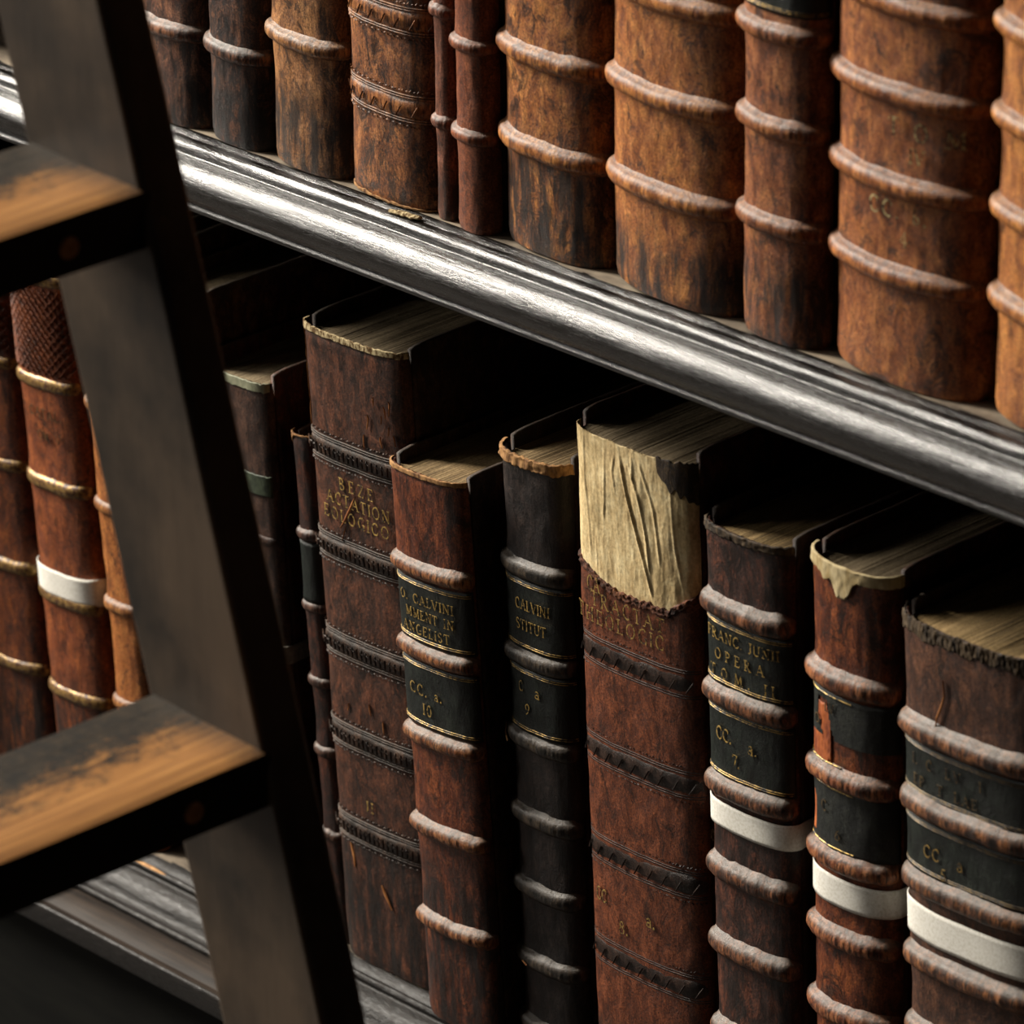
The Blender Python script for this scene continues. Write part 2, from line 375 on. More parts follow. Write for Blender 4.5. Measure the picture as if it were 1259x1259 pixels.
    def pages(s, depth, mat):
        w2 = s.w/2 - s.bt - .0002; nc = max(24, int(w2*2/.0005)); rng = random.Random(s.seed)
        xs = np.linspace(-w2, w2, nc); h = s.h - .0045
        dz = []; cur = 0
        for i in range(nc):
            cur = cur*.5 + rng.uniform(-.00012, .00012); dz.append(cur + .0012*N3(xs[i]*60, s.seed, 1))
        V, F = [], []; rows = 26
        for r in range(rows):
            f = r/(rows-1)
            for i, x in enumerate(xs):
                q = max(0, 1-abs(x/(s.w/2))**s.n)**(1/s.n); yf = -(s.b-.0032)*q if s.b > .004 else -.001
                y = yf + (depth-.006-yf)*f**1.4
                rnd = .0022*max(0, 1-f*14)**2
                V.append((x, y, h + dz[i]*(1 if f < .98 else .3) - rnd + .0003*N3(x*200, y*12, s.seed)))
        F += grid_faces(rows, nc)
        o = len(V)
        for i, x in enumerate(xs): V.append((x, V[i][1], .004))
        for i, x in enumerate(xs): V.append((x, depth-.006, .004))
        for i in range(nc-1):
            F.append((i+1, i, o+i, o+i+1)); F.append((o+i+1, o+i, o+nc+i, o+nc+i+1)); t = (rows-1)*nc
            F.append((t+i, t+i+1, o+nc+i+1, o+nc+i))
        F.append(tuple([o] + [r*nc for r in range(rows)] + [o+nc])); F.append(tuple([o+nc-1] + [r*nc+nc-1 for r in range(rows)] + [o+2*nc-1]))
        mesh_obj('text_block', V, F, mat, s.root, False)
    def band(s, zb, rz, rp, i, mat=None, name='raised_band'):
        ns, na, V = 72, 12, []
        ph = s.seed*1.7 + i*3.1
        tilt = .0009*N3(ph, 3, 1)
        for k in range(ns):
            u = .006+.988*k/(ns-1); tap = min(1, math.sin(math.pi*min(max(u, 0), 1))*2.9)**.75
            amp = rp*tap*(1+.09*N3(u*9, ph, 0)+.07*N3(u*60, ph, 3)+.05*N3(u*150, ph, 3)); zc = zb + tilt*(u-.5)*2 + .0007*N3(u*5, ph, 5); hz = rz*(.55+.45*tap)*(1+.1*N3(u*10, ph, 9))
            for a in range(na+1):
                an = math.pi*a/na; c = math.cos(an)
                V.append(s.pt(u, zc+hz*(1.28 if abs(c) > .98 else 1)*c, -.0004+amp*math.sin(an)**.85))
        o = mesh_obj(name, V, [(f[0], f[3], f[2], f[1]) for f in grid_faces(ns, na+1)], mat or s.bandm, s.root); return o
    def patch(s, name, u0, u1, zlo, zhi, off, mat, parent=None, nu=40, nz=20, rag=0.0, disp=None, smooth=True, mask=None):
        """thin leather or paper piece lying on the spine; zlo/zhi are numbers or functions of u"""
        fl_ = zlo if callable(zlo) else (lambda u: zlo); fh = zhi if callable(zhi) else (lambda u: zhi)
        V = []; keep = []
        for r in range(nz+2):
            f = min(max((r-1)/(nz-1), 0), 1)
            for c in range(nu+2):
                g = min(max((c-1)/(nu-1), 0), 1); u = u0+(u1-u0)*g
                lo = fl_(u) + rag*N3(u*30, s.seed, 7); hi = fh(u) + rag*N3(u*30, s.seed, 11)
                z = lo+(hi-lo)*f
                border = r in (0, nz+1) or c in (0, nu+1)
                d = -.0004 if border else off + (disp(u, z) if disp else 0)
                V.append(s.pt(u, z, d + s.relief(u, z)*.9)); keep.append(mask is None or mask(u, z))
        F = [q for q in grid_faces(nz+2, nu+2) if all(keep[i] for i in q)]
        return mesh_obj(name, V, F, mat, parent or s.root, smooth)
    def lettering(s, lines, mat, parent, off=.0011, name='gilt_lettering', fade=0.0, pieces=None):
        """lines: (text, x0, x1, zcentre, height) with x in world metres at that height"""
        V, F = [], []; rng = random.Random(s.seed*7+len(lines)); tl = math.tan(math.radians(s.lean))
        for text, x0, x1, zc, ht in lines:
            adv = [GL[ch][0] if ch in GL else .55 for ch in text]; tot = sum(adv)
            sx = (x1-x0)/tot; x = x0 - (s.x + zc*tl)
            for ch, a in zip(text, adv):
                if ch in GL and rng.random() >= fade:
                    kx = min(sx*.9, ht*1.05); pad = (sx-kx)*a/2
                    for pts, wd in GL[ch][1]:
                        rb = ribbon([(p[0]*kx/ht, p[1]) for p in pts], wd*.85)
                        o = len(V)
                        for q in rb:
                            for e in q:
                                uu = s.u_of_x(x+pad+e[0]*ht); zz = zc+(e[1]-.5)*ht; V.append(s.pt(uu, zz, off + .9*s.relief(uu, zz) + rng.uniform(-.00003, .00003)))
                        F += [(o+2*i, o+2*i+1, o+2*i+3, o+2*i+2) for i in range(len(rb)-1)]
                x += sx*a
        # tooled letters are as thick as the leaf pressed in
        ob = mesh_obj(name, V, F, mat, parent, False)
        m = ob.modifiers.new('leaf', 'SOLIDIFY'); m.thickness = .0003; m.offset = 0
        return ob
    def lines(s, name, zs, thick, mat, parent, off=.0009, u0=.03, u1=.97):
        V, F = [], []
        for z in zs:
            o = len(V); nu = 60
            for i in range(nu):
                u = u0+(u1-u0)*i/(nu-1); zz = z+.0002*N3(u*8, z*90, s.seed); rl = .9*s.relief(u, zz)
                V += [s.pt(u, zz-thick/2, off-.0009+rl), s.pt(u, zz-thick/2, off+rl), s.pt(u, zz+thick/2, off+rl), s.pt(u, zz+thick/2, off-.0009+rl)]
            for i in range(nu-1):
                a, b = o+4*i, o+4*i+4
                F += [(a, b, b+1, a+1), (a+1, b+1, b+2, a+2), (a+2, b+2, b+3, a+3)]
        return mesh_obj(name, V, F, mat, parent)
    def label(s, z0, z1, mat, gold, u0=.03, u1=.97, edge=True, name='title_label', **kw):
        p = s.patch(name, u0, u1, z0, z1, .0005, mat, nu=50, nz=16, **kw)
        if edge:
            for zz in (z0+.0018, z0+.0030, z1-.0018, z1-.0030): s.lines('gilt_rule', (zz,), .00045, gold, p, .0008, u0+.01, u1-.02)
        return p
    def tape(s, z0, z1, mat, back=.16, rise=0.0):
        """woven tape tied right round the volume"""
        path = []
        for y in np.linspace(back, .004, 14): path.append((-s.w/2-.0004, y))
        us = np.linspace(.01, .99, 50); pp = [s.pt(u, 0, .0011) for u in us]; path += [(p[0], p[1]) for p in pp]
        for y in np.linspace(.004, back, 14): path.append((s.w/2+.0004, y))
        V = []; m = 9
        for i, (x, y) in enumerate(path):
            f = i/(len(path)-1)
            for k in range(m):
                z = z0+(z1-z0)*k/(m-1) + rise*f + .0004*N3(f*9, k*.1, s.seed) + (.0002*N3(f*120, k, s.seed) if k in (0, m-1) else 0)
                V.append((x, y, z))
        ob = mesh_obj('cloth_tape', V, grid_faces(len(path), m), mat, s.root)
        md = ob.modifiers.new('thick', 'SOLIDIFY'); md.thickness = .0007; md.offset = 0
        return ob

# ------------------------------------------------------------------ shared materials
PG_TAN = pages_mat('dusty_pages_tan', 'a88f68', '745f42')
PG_GREY = pages_mat('dusty_pages_grey', '958468', '655843')
PG_WARM = pages_mat('dusty_pages_warm', 'b4976a', '7a6542')
LBL = leather('black_green_label_leather', '0c100e', '151b18', '232a24', '0a0c0b', .3, .3, .42)
LBL2 = leather('worn_black_label_leather', '0e100f', '1a1e1c', '2f312b', '0a0a0a', .3, .4, .5)
GOLD = gold_mat('worn_gilt', '1b1a12', 'c5a35a', .75)
GOLDD = gold_mat('faint_gilt', '2e2014', 'b09050', .62)
GOLDF = gold_mat('nearly_lost_gilt', '2c2015', '6d5a3a', .5)
GILTB = gold_mat('gilded_band_leaf', '4a2c18', '9a7a45', .5)
CREAM = simple('cream_frayed_edge', '5d4527', 'd0bd92', (420, 420, 200), .85, .0008, .2, lo=.42, hi=.6)
TANF = simple('tan_frayed_edge', '5a3a22', 'b98c5a', (300, 300, 90), .8, .0008, .25)
RUBO = simple('rubbed_orange_leather', '7a4420', 'c08048', (200, 200, 60), .7, .0006, .3)
DARKF = simple('dark_frayed_edge', '1c1611', '5a4934', (320, 320, 50), .75, .0009, .3)
TOOL = leather('blind_tooled_leather', '140d0a', '271a14', '453127', '110b08', .3, .3, .38)
TOOL2 = leather('blind_tooled_dark_leather', '17100c', '2c1e16', '5a4030', '110b08', .3, .3, .45, dust=.25)
def tape_mat():
    s = NT('white_cotton_tape'); wv = s.n('ShaderNodeTexChecker'); s.l(s.mapped((1, 1, 1), (0, 0, 0), (0, 0, 0)), wv.inputs['Vector']); wv.inputs['Scale'].default_value = 1700
    a = s.noise(s.mapped((1, 1, 1)), 700, 3)
    col = s.ramp(a, [(.3, hexc('ddd8ca')), (.6, hexc('f6f3ea'))])
    return s.out(col, .85, s.bump(wv.outputs['Fac'], .0002, .7), .2)
TAPE = tape_mat()
TAPEG = simple('grey_cotton_tape', '6b655c', '8d877b', (400, 400, 400), .85, .0003, .2)

BOARD2 = leather('dusty_edged_cover_leather', '24160e', '41261a', '7a5438', '120c09', .3, .3, .6, dust=.9)
BOARD = leather('dark_worn_cover_leather', '1a100b', '2f1b12', '573a28', '120c09', .4, .4, .6, dust=.35)
# ------------------------------------------------------------------ LOWER ROW
G1 = 'large antique books on the lower shelf'
def B(*a, **k): return Book(*a, **k)
# leftmost two gilt-banded volumes and the tan one behind the ladder
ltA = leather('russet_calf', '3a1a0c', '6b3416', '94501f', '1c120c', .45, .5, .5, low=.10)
bA = B('rust brown book leftmost on the lower shelf, cut by the photo edge, gilt bands', G1, -.391, 0, .012, .070, .372, .013, 2.6, -2.3, ltA, GILTB, pagem=PG_TAN, seed=11,
       bands=(.0875, .1556, .2244, .2925, .34), rz=.004, rp=.0026)
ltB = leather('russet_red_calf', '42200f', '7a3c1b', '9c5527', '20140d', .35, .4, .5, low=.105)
bB = B('reddish brown book with gilt bands, crosshatched top panel and white tape, left of ladder', G1, -.3232, 0, .012, .0600, .376, .013, 2.5, -2.3, ltB, GILTB, pagem=PG_TAN, seed=12,
       bands=(.0850, .1495, .2262, .2933, .362), rz=.0042, rp=.0026)
bB.tape(.1515, .1690, TAPE, .10)
# crosshatched tooling between top bands
def hatch(bk, z0, z1, mat, step=.0062):
    V, F = [], []
    def strip(ua, za, ub, zb):
        o = len(V); n = 7
        for i in range(n):
            f = i/(n-1); u = ua+(ub-ua)*f; z = za+(zb-za)*f
            V.append(bk.pt(u, z-.0006, .0004)); V.append(bk.pt(u, z, .0013)); V.append(bk.pt(u, z+.0006, .0004))
        for i in range(n-1): F.extend([(o+3*i, o+3*i+1, o+3*i+4, o+3*i+3), (o+3*i+1, o+3*i+2, o+3*i+5, o+3*i+4)])
    Lw = bk.len; hgt = z1-z0; c = -hgt
    while c < Lw:
        for sgn in (1, -1):
            a, b_ = c, c+hgt; ta = max(0, -a/hgt); tb = min(1, (Lw-a)/hgt)
            if tb > ta:
                za, zb = z0+hgt*ta, z0+hgt*tb
                if sgn < 0: za, zb = z0+z1-za, z0+z1-zb
                strip(.03+.94*(a+ta*hgt)/Lw, za, .03+.94*(a+tb*hgt)/Lw, zb)
        c += step
    return mesh_obj('crosshatch_tooling', V, F, mat, bk.root)
hatch(bB, .300, .356, ltB); hatch(bA, .300, .333, ltA)
bB.lettering([('CATAL.', -.347, -.316, .2740, .0060), ('TOM. V', -.345, -.318, .2590, .0060)], GOLDF, bB.root, .0007, fade=.2)
ltC = leather('tan_calf', '6a3a18', '9a5a28', 'bd7a3c', '3a2212', .3, .4, .5)
bC = B('orange tan book squeezed between the white taped book and ladder upright', G1, -.2710, 0, .012, .0345, .372, .010, 2.6, -2.0, ltC, band_leather('tan_calf_band', '5a3216', '8a5226', 'b98046'), pagem=PG_GREY, seed=13,
       bands=(.095, .1605, .226, .2915, .342), rz=.004, rp=.003)
ltD = leather('set_back_dark_calf', '1c100a', '2c1810', '452a1c', '120b08', .4, .4, .5)
bD = B('dark book set back on the shelf, only its dusty page top showing right of ladder', G1, -.2388, 0, .042, .0262, .3965, .008, 2.6, -1.8, ltD, ltD, BOARD2, pagem=PG_GREY, seed=17, depth=.24, bands=(.09, .16, .23, .30), rz=.004, rp=.003)
ltE = leather('dark_calf_back', '1c100a', '33190f', '4d2717', '120b08', .4, .4, .5)
bE = B('tall dark book behind the ladder, only its cover edges and page top showing', G1, -.1998, 0, .010, .0485, .384, .010, 3, -1.6, ltE, ltE, BOARD2, pagem=PG_GREY, seed=14, bands=(.09, .16, .23, .30), rz=.004, rp=.003)
ltG = leather('dull_brown_calf', '22140e', '3c251a', '5e4030', '140d0a', .4, .5, .5)
brdG = leather('worn_red_brown_board', '1c0e08', '3a1a0e', '6a3218', '120a06', .4, .3, .5, dust=.35)
bG = B('brown book with small green label, right beside the ladder upright', G1, -.1448, 0, .008, .0595, .350, .008, 3.2, -1.3, ltG, ltG, brdG, PG_GREY, seed=15, over=.006, bands=(.075, .1250, .2517), rz=.003, rp=.0022)
bG.patch('head_edge', .01, .96, .3455, .3508, .0006, simple('greenish_paper_edge', '6d7058', '9a9a80', (200, 200, 90)), rag=.0012)
bG.patch('green_label', .05, .93, .2800, .2925, .0006, simple('faded_green_label', '283024', '4a5540', (300, 300, 200)), rag=.0006)
bG.tape(.1735, .1850, TAPEG, .12)
ltT = leather('slim_brown_calf', '180b07', '30170e', '5c2e1a', '0e0a08', .5, .4, .5)  # calf darkened: the neighbouring book's shade is put into the colour
bT = B('slim dark book leaning in the gap between ladder and the tallest thick book', G1, -.0905, 0, .013, .0185, .325, .007, 2.2, -1.9, ltT, band_leather('slim_book_band', '20120e', '432a20', '6a4a3a', .35), pagem=PG_GREY, seed=16, board_t=.0028, over=.001,
       bands=(.07, .125, .1700, .2179, .2633), rz=.0032, rp=.0026)
bT.patch('worn_head_edge', .02, .9, lambda u: .3255-.010*max(0, 1-u*2.6), .3262, .0006, TANF, rag=.0008)
bT.label(.2215, .2590, LBL, GOLDF, edge=False)

# tallest thick book, flat blind-tooled bands and gilt title
ltZ = leather('dark_umber_calf', '20120c', '47291b', '70422c', '130d0a', .42, .55, .5, spec=.35, low=.11)  # dark foot paints in the light fading downward
bZ = B('thick dark brown book with gilt title letters in three lines, tallest beside ladder', G1, -.0378, 0, .011, .0852, .4008, .011, 3.2, -1.3, ltZ, TOOL2, pagem=PG_GREY, seed=21, over=.0035, bands=(), waist=.0002)
def tooled_band(bk, zc, hgt, kind, m_line, m_orn):
    """a low flat band framed by blind fillets with a roll pattern"""
    V, F = [], []
    o = bk.band(zc, hgt/2, .0017, int(zc*999), m_orn, 'tooled_band')
    V, F = [], []
    def strip(ua, za, ub, zb, wd, off):
        o_ = len(V); d = Vector(((ub-ua)*bk.len, zb-za)); d.normalize(); nn = Vector((-d.y, d.x))*wd/2
        for (u, z) in ((ua, za), ((ua+ub)/2, (za+zb)/2), (ub, zb)):
            V.append(bk.pt(u+nn.x/bk.len, z+nn.y, off-.0008)); V.append(bk.pt(u, z, off)); V.append(bk.pt(u-nn.x/bk.len, z-nn.y, off-.0008))
        for i in (0, 3): F.extend([(o_+i, o_+i+3, o_+i+4, o_+i+1), (o_+i+1, o_+i+4, o_+i+5, o_+i+2)])
    n = int(bk.len/(.0105 if kind == 'slash' else .0042))
    for i in range(n):
        u = .04+.92*(i+.5)/n
        if kind == 'slash': strip(u-.018, zc-hgt*.42, u+.022, zc+hgt*.18, .0008, .0024)
        else:
            strip(u, zc-hgt*.30, u, zc+hgt*.30, .0011, .0027)
            if i % 3: strip(u-.012, zc+hgt*.22, u+.014, zc+hgt*.05, .0008, .0027)
    m = int(bk.len/.0026)
    for sg in (-1, 1):
        for i in range(m):
            u = .03+.94*(i+.5)/m; z = zc+sg*(hgt*.5+.0046)
            strip(u-.006, z, u+.006, z+sg*(.0011 if i % 2 else .0002), .0008, .0009)
    me = mesh_obj('tooled_pattern', V, F, m_line, o)
    bk.lines('tooled_fillet', [zc+sg*(hgt*.5+k) for sg in (-1, 1) for k in (.0010, .0024)], .0007, m_line, o, .0007)
for zc in (.3289, .2675, .2061, .1481, .0877): tooled_band(bZ, zc, .0100, 'roll', TOOL2, TOOL2)
bZ.patch('frayed_head_edge', .004, .985, lambda u: .3985+.0008*N3(u*12, 1, 4), lambda u: .4022+.0007*N3(u*25, 1, 8), .0007, CREAM, rag=.0009, nz=8)
bZ.patch('rubbed_corner', .002, .075, .3380, .3990, .0005, RUBO, rag=.0012, nu=10, nz=40, disp=lambda u, z: .0003*N3(z*200, u*40, 1))
bZ.lettering([('BEZE', -.0600, -.0270, .3105, .0074), ('ACTATION', -.0715, -.0150, .3003, .0074), ('EOLOGICO', -.0750, -.0160, .2900, .0074)], GOLD, bZ.root, .0008)
bZ.lettering([('II', -.0495, -.0415, .1072, .0066)], GOLD, bZ.root, .0008)
def scuff(bk, pts, wdt, mat, name='scuff_mark', off=.0009):
    """bare scraped streak, pts = (u,z)"""
    V, F = [], []
    for i, (u, z) in enumerate(pts):
        f = i/(len(pts)-1); ww = wdt*math.sin(math.pi*(.08+.84*f))**.7
        a = pts[max(i-1, 0)]; b_ = pts[min(i+1, len(pts)-1)]; d = Vector(((b_[0]-a[0])*bk.len, b_[1]-a[1])).normalized(); n_ = Vector((-d.y, d.x))*ww/2
        V += [bk.pt(u+n_.x/bk.len, z+n_.y, off-.0007), bk.pt(u, z, off), bk.pt(u-n_.x/bk.len, z-n_.y, off-.0007)]
    for i in range(len(pts)-1): F += [(3*i, 3*i+3, 3*i+4, 3*i+1), (3*i+1, 3*i+4, 3*i+5, 3*i+2)]
    return mesh_obj(name, V, F, mat, bk.root)
scuff(bZ, [(.50, .3055), (.465, .3000), (.42, .2930), (.38, .2870), (.34, .2820)], .0020, RUBO)
scuff(bZ, [(.40, .2850), (.37, .2790), (.35, .2740)], .0009, RUBO)
scuff(bZ, [(.50, .058), (.53, .052), (.58, .044)], .0030, RUBO)
scuff(bZ, [(.22, .078), (.24, .070), (.25, .062)], .0028, RUBO)
for q, (u, z) in enumerate([(.72, .372), (.80, .368), (.66, .360), (.83, .356), (.76, .349), (.62, .347), (.78, .362), (.86, .352), (.84, .372), (.3, .17), (.5, .175), (.62, .168)]):
    scuff(bZ, [(u, z), (u+.006*math.sin(q), z-.002), (u+.012*math.sin(q*2), z-.005-.002*(q % 3))], .0008+.0003*(q % 3), RUBO, off=.0010)

# book with two dark labels, numbered 10
def shift(zl, dx=.0188, dz=.0107): return [(t, a+dx, b_+dx, z+dz, h) for t, a, b_, z, h in zl]
lt10 = leather('chestnut_calf', '2e150b', '5e2c17', '8a4a28', '1c110c', .46, .55, .42, low=.13)  # low: dimmer light near the shelf put into the colour
bd10 = band_leather('chestnut_band', '2a1a12', '7a4426', 'ac7447', .75)
b10 = B('chestnut book with two dark labels, lower one numbered 10', G1, .0407, 0, -.006, .0620, .3465, .010, 2.6, -1.9, lt10, bd10, pagem=PG_TAN, seed=22, over=.0038,
        bands=(.0640, .1245, .1825, .2365, .2880), rz=.0050, rp=.0050)
k = 1.035
lb = b10.label(.2425, .2810, LBL, GOLDD)
b10.lettering(shift([('O. CALVINI', -.0105, .0345, .2588, .0058), ('MMENT IN', -.0055, .0345, .2495, .0058), ('ANGELIST', -.0095, .0315, .2400, .0058)]), GOLD, lb)
lb = b10.label(.1895, .2300, LBL, GOLDD, name='shelfmark_label')
b10.lettering(shift([('CC. a.', -.0055, .0235, .2020, .0070), ('10', .0055, .0145, .1905, .0068)]), GOLD, lb)
b10.patch('worn_head_edge', .01, .98, lambda u: .3445+.0007*N3(u*14, 2, 4), .3473, .0007, TANF, rag=.0008, nz=6)
lt10b = lt10

# dark book numbered 9
lt9 = leather('black_brown_calf', '100d0c', '221a18', '3c302b', '0c0a0a', .4, .4, .42, spec=.45)
bd9 = band_leather('black_brown_band', '12100e', '2a2622', '55483a', .55, .38)
b9 = B('narrow blackish book with frayed tan head and label numbered 9', G1, .0994, 0, .013, .0517, .3725, .013, 2.5, 0, lt9, bd9, pagem=PG_TAN, seed=23, over=.0050,
       bands=(.0150, .0579, .1042, .1503, .1987, .2503, .3051), rz=.0052, rp=.0042)
lb = b9.label(.2560, .2985, LBL, GOLDD)
b9.lettering([('CALVINI', .0885, .1150, .2838, .0064), ('STITUT', .0885, .1125, .2712, .0064)], GOLD, lb)
lb = b9.label(.2045, .2440, LBL, GOLDD, name='shelfmark_label')
b9.lettering([('C', .0885, .0925, .2322, .0064), ('a', .1015, .1065, .2322, .0080), ('9', .0930, .0985, .2192, .0068)], GOLD, lb)
b9.patch('frayed_head_cap', .01, .99, lambda u: .3675+.0016*N3(u*9, 2, 4), lambda u: .3738+.0010*N3(u*22, 5, 4), .0014, TANF, rag=.0014, nz=10, disp=lambda u, z: .0012*N3(u*30, z*300, 2))
scuff(b9, [(.08, .201), (.14, .197), (.2, .194)], .003, TANF, off=.0052)
scuff(b9, [(.30, .0575), (.36, .0560)], .0018, RUBO, off=.0050)

# big book with bare vellum lining at the head
ltV = leather('mahogany_calf', '3a1c10', '623018', '86492a', '2a160e', .36, .35, .48, low=.05)  # slight painted fade of the light at the foot
def tear(u):
    base = .3252 - .0100*min(1, max(0, (u-.08)/.30)) + .0130*max(0, (u-.80)/.20)**.8 + .0045*max(0, 1-u/.06)
    return base + .0009*N3(u*16, 3, 1) + .0008*N3(u*50, 3, 9) + .0005*N3(u*140, 3, 2)
bV = B('thick reddish book with torn spine showing pale cream vellum at top', G1, .1826, 0, .012, .0912, .4050, .012, 2.9, -.4, ltV, TOOL, brdG, PG_GREY, seed=24, over=.0045, top=tear, bands=(), waist=-.0006)
par = NT('cream_vellum_lining')
pa = par.noise(par.mapped((1, 1, .5), (1, 2, 3)), 140, 8, .75, .3); pb = par.noise(par.mapped((1, 1, .8), (5, 2, 3)), 30, 6, .7); pc = par.noise(par.mapped((1, 1, 1)), 500, 3, .6)
pcol = par.ramp(pa, [(.3, hexc('ac9064')), (.5, hexc('dcc391')), (.68, hexc('f0deb0'))])
pcol = par.mix(par.math('MULTIPLY', par.ramp(pb, [(.5, 0.0), (.68, 1.0)]), .55), pcol, hexc('7f683c'))
pcol = par.mix(1.0, pcol, par.ramp(pc, [(.3, .8), (.7, 1.15)]), 'MULTIPLY')
PARCH = par.out(pcol, .75, par.bump(pc, .0003, .6, par.bump(pa, .0005, .45)), .25)
ridges = [ # (u,z) polylines of creases, amplitude, width
 ([(.16, .400), (.16, .372), (.19, .35), (.20, .33)], .0009, .012), ([(.34, .398), (.33, .37), (.31, .352)], .0011, .011), ([(.46, .397), (.50, .376), (.60, .345), (.68, .318)], .0026, .014),
 ([(.52, .396), (.60, .375), (.65, .350), (.66, .330)], .0018, .012), ([(.60, .399), (.70, .372), (.74, .340)], .0013, .012), ([(.42, .398), (.40, .386), (.42, .372)], .0013, .010), ([(.24, .345), (.25, .318)], .0008, .010),
 ([(.82, .39), (.84, .352), (.88, .33)], .0009, .012), ([(.55, .402), (.56, .384)], .0016, .010)]
def crease(u, z):
    d = .0005*N3(u*12, z*25, 4) + .00016*N3(u*40, z*70, 8) + .00012*N3(u*120, z*160, 3)
    for pl, amp, wd in ridges:
        for (ua, za), (ub, zb) in zip(pl, pl[1:]):
            if zb <= z <= za:
                f = (za-z)/(za-zb); uc = ua+(ub-ua)*f; q = (u-uc)/wd
                zt, zb_ = pl[0][1], pl[-1][1]; env = min(1, (zt-z)/.008+.2)*min(1, (z-zb_)/.008+.1)
                d += .42*amp*env*(math.exp(-q*q*3.0) - .15*math.exp(-((q-1.1)/.8)**2))
                break
    return d
bV.patch('vellum_lining', .003, .997, lambda u: tear(u)-.012, lambda u: .4040+.0008*N3(u*14, 8, 2)-(.0006), -.0004, PARCH, nu=150, nz=110, disp=crease)
bV.patch('torn_leather_edge', .01, .99, lambda u: tear(u)-.0035, lambda u: tear(u)+.0006+.0009*N3(u*40, 6, 6), .0011, leather('torn_suede_leather', '2a140c', '5a2f1b', '8d5a38', '1c100a', .5, .6, .8), nu=120, nz=8, rag=.0014, disp=lambda u, z: .0011*N3(u*70, z*500, 2))
bV.patch('dark_lining_stain', .74, .995, lambda u: .3985-.019*max(0, (u-.74)/.26)**.5+.0045*N3(u*26, 1, 1), lambda u: .4040, .0004, leather('dark_glue_stain', '1c130b', '3a2a1a', '6a5434', '0c0806', .4, .4, .7), nu=40, nz=24, rag=.003)
for zc in (.2740, .2130, .1515, .0870, .0240): tooled_band(bV, zc, .0115, 'slash', TOOL, TOOL)
lb = bV.lettering([('CA', .1475, .1590, .3145, .0085), ('TRACTAT', .1500, .2090, .3060, .0085), ('THEOLOGIC', .1365, .2090, .2955, .0085)], GOLDD, bV.root, .0017)
bV.lettering([('CC', .1455, .1560, .1225, .0080), ('a.', .1880, .1960, .1215, .0098), ('8.', .1655, .1740, .1085, .0076)], GOLDD, bV.root, .0017)

# book numbered 7, upper right of the vellum one
lt7 = leather('dark_rubbed_calf', '1a110d', '38211a', '6a3a26', '15100e', .5, .7, .45)
bd7 = band_leather('rubbed_band', '1d1713', '4f3226', '96603f', .75, .42)
b7 = B('dark book with white tape, topped by dusty pages, label numbered 7', G1, .2658, 0, .011, .0634, .3774, .011, 2.5, 0, lt7, bd7, pagem=PG_WARM, seed=25, over=.0052,
       bands=(.0230, .0727, .1267, .1735, .2247, .2792, .3318), rz=.0062, rp=.0056)
lb = b7.label(.2860, .3245, LBL, GOLDD)
b7.lettering([('FRANC. JUNII', .2385, .2925, .3150, .0062), ('OPERA', .2440, .2850, .3040, .0062), ('TOM. II', .2395, .2905, .2935, .0062)], GOLD, lb)
lb = b7.label(.2310, .2725, LBL, GOLDD, name='shelfmark_label')
b7.lettering([('CC.', .2455, .2590, .2568, .0076), ('a.', .2705, .2775, .2560, .0096), ('7.', .2585, .2650, .2440, .0074)], GOLD, lb)
b7.tape(.2000, .2150, TAPE, .20)
b7.patch('frayed_head_edge', .01, .99, lambda u: .3738+.0010*N3(u*24, 2, 4), lambda u: .3782+.0009*N3(u*50, 5, 4), .0009, DARKF, rag=.0016, nz=8, disp=lambda u, z: .0010*N3(u*60, z*300, 2))
scuff(b7, [(.012, .181), (.012, .185), (.02, .1885)], .0035, CREAM, 'paper_scrap', .0035)

# book numbered 6, cream lining at head, torn labels
lt6 = leather('bright_rubbed_calf', '2c140b', '632e16', '98532a', '1a100b', .42, .55, .42)
bd6 = band_leather('bright_rubbed_band', '2a1a13', '7a4128', 'b4754a', .7, .42)
b6 = B('brown book with cream rim at head, torn black labels, tape below them', G1, .3364, 0, .016, .0600, .3820, .016, 2.3, .7, lt6, bd6, brdG, PG_GREY, seed=26, over=.0042,
       bands=(.0220, .0700, .1177, .1642, .2107, .2595, .3163), rz=.0060, rp=.0056)
lb = b6.label(.2670, .3080, LBL2, GOLD, mask=lambda u, z: not (z < .2800 and u > .14 + .04*N3(z*300, 1, 1)) and not (abs(u-.30-.9*(.298-z)*4) < .05+.035*N3(u*20, z*300, 3) and z < .3000), edge=False)
b6.lines('gilt_rule', (.3060,), .0006, GOLD, lb, .0009, .04, .6)
b6.lettering([('CALV', .318, .336, .2990, .0058), ('OP', .318, .328, .2890, .0056)], GOLDF, lb, fade=.3)
b6.patch('bare_orange_leather', .12, .40, .2660, .2990, .0003, simple('bare_orange_leather', '6a2c10', 'b45f28', (150, 150, 80), .7, .0006), rag=.004, nu=24, nz=24, disp=lambda u, z: .0004*N3(u*60, z*400, 1))
b6.lines('gilt_rule', (.2665, ), .0007, GOLD, b6.root, .0010, .04, .5)
lb = b6.label(.2160, .2545, LBL2, GOLD, name='shelfmark_label', mask=lambda u, z: not (.06 < u < .19+.03*N3(z*300, 2, 2) and .222 < z < .2430+.003*N3(u*60, 1, 1)), edge=False)
for zz_ in (.2525, .2180): b6.lines('gilt_rule', (zz_,), .0006, GOLD, lb, .0009, .04, .62)
b6.lettering([('C', .3235, .3290, .2400, .0066), ('6', .3345, .3400, .2265, .0066)], GOLDF, lb)
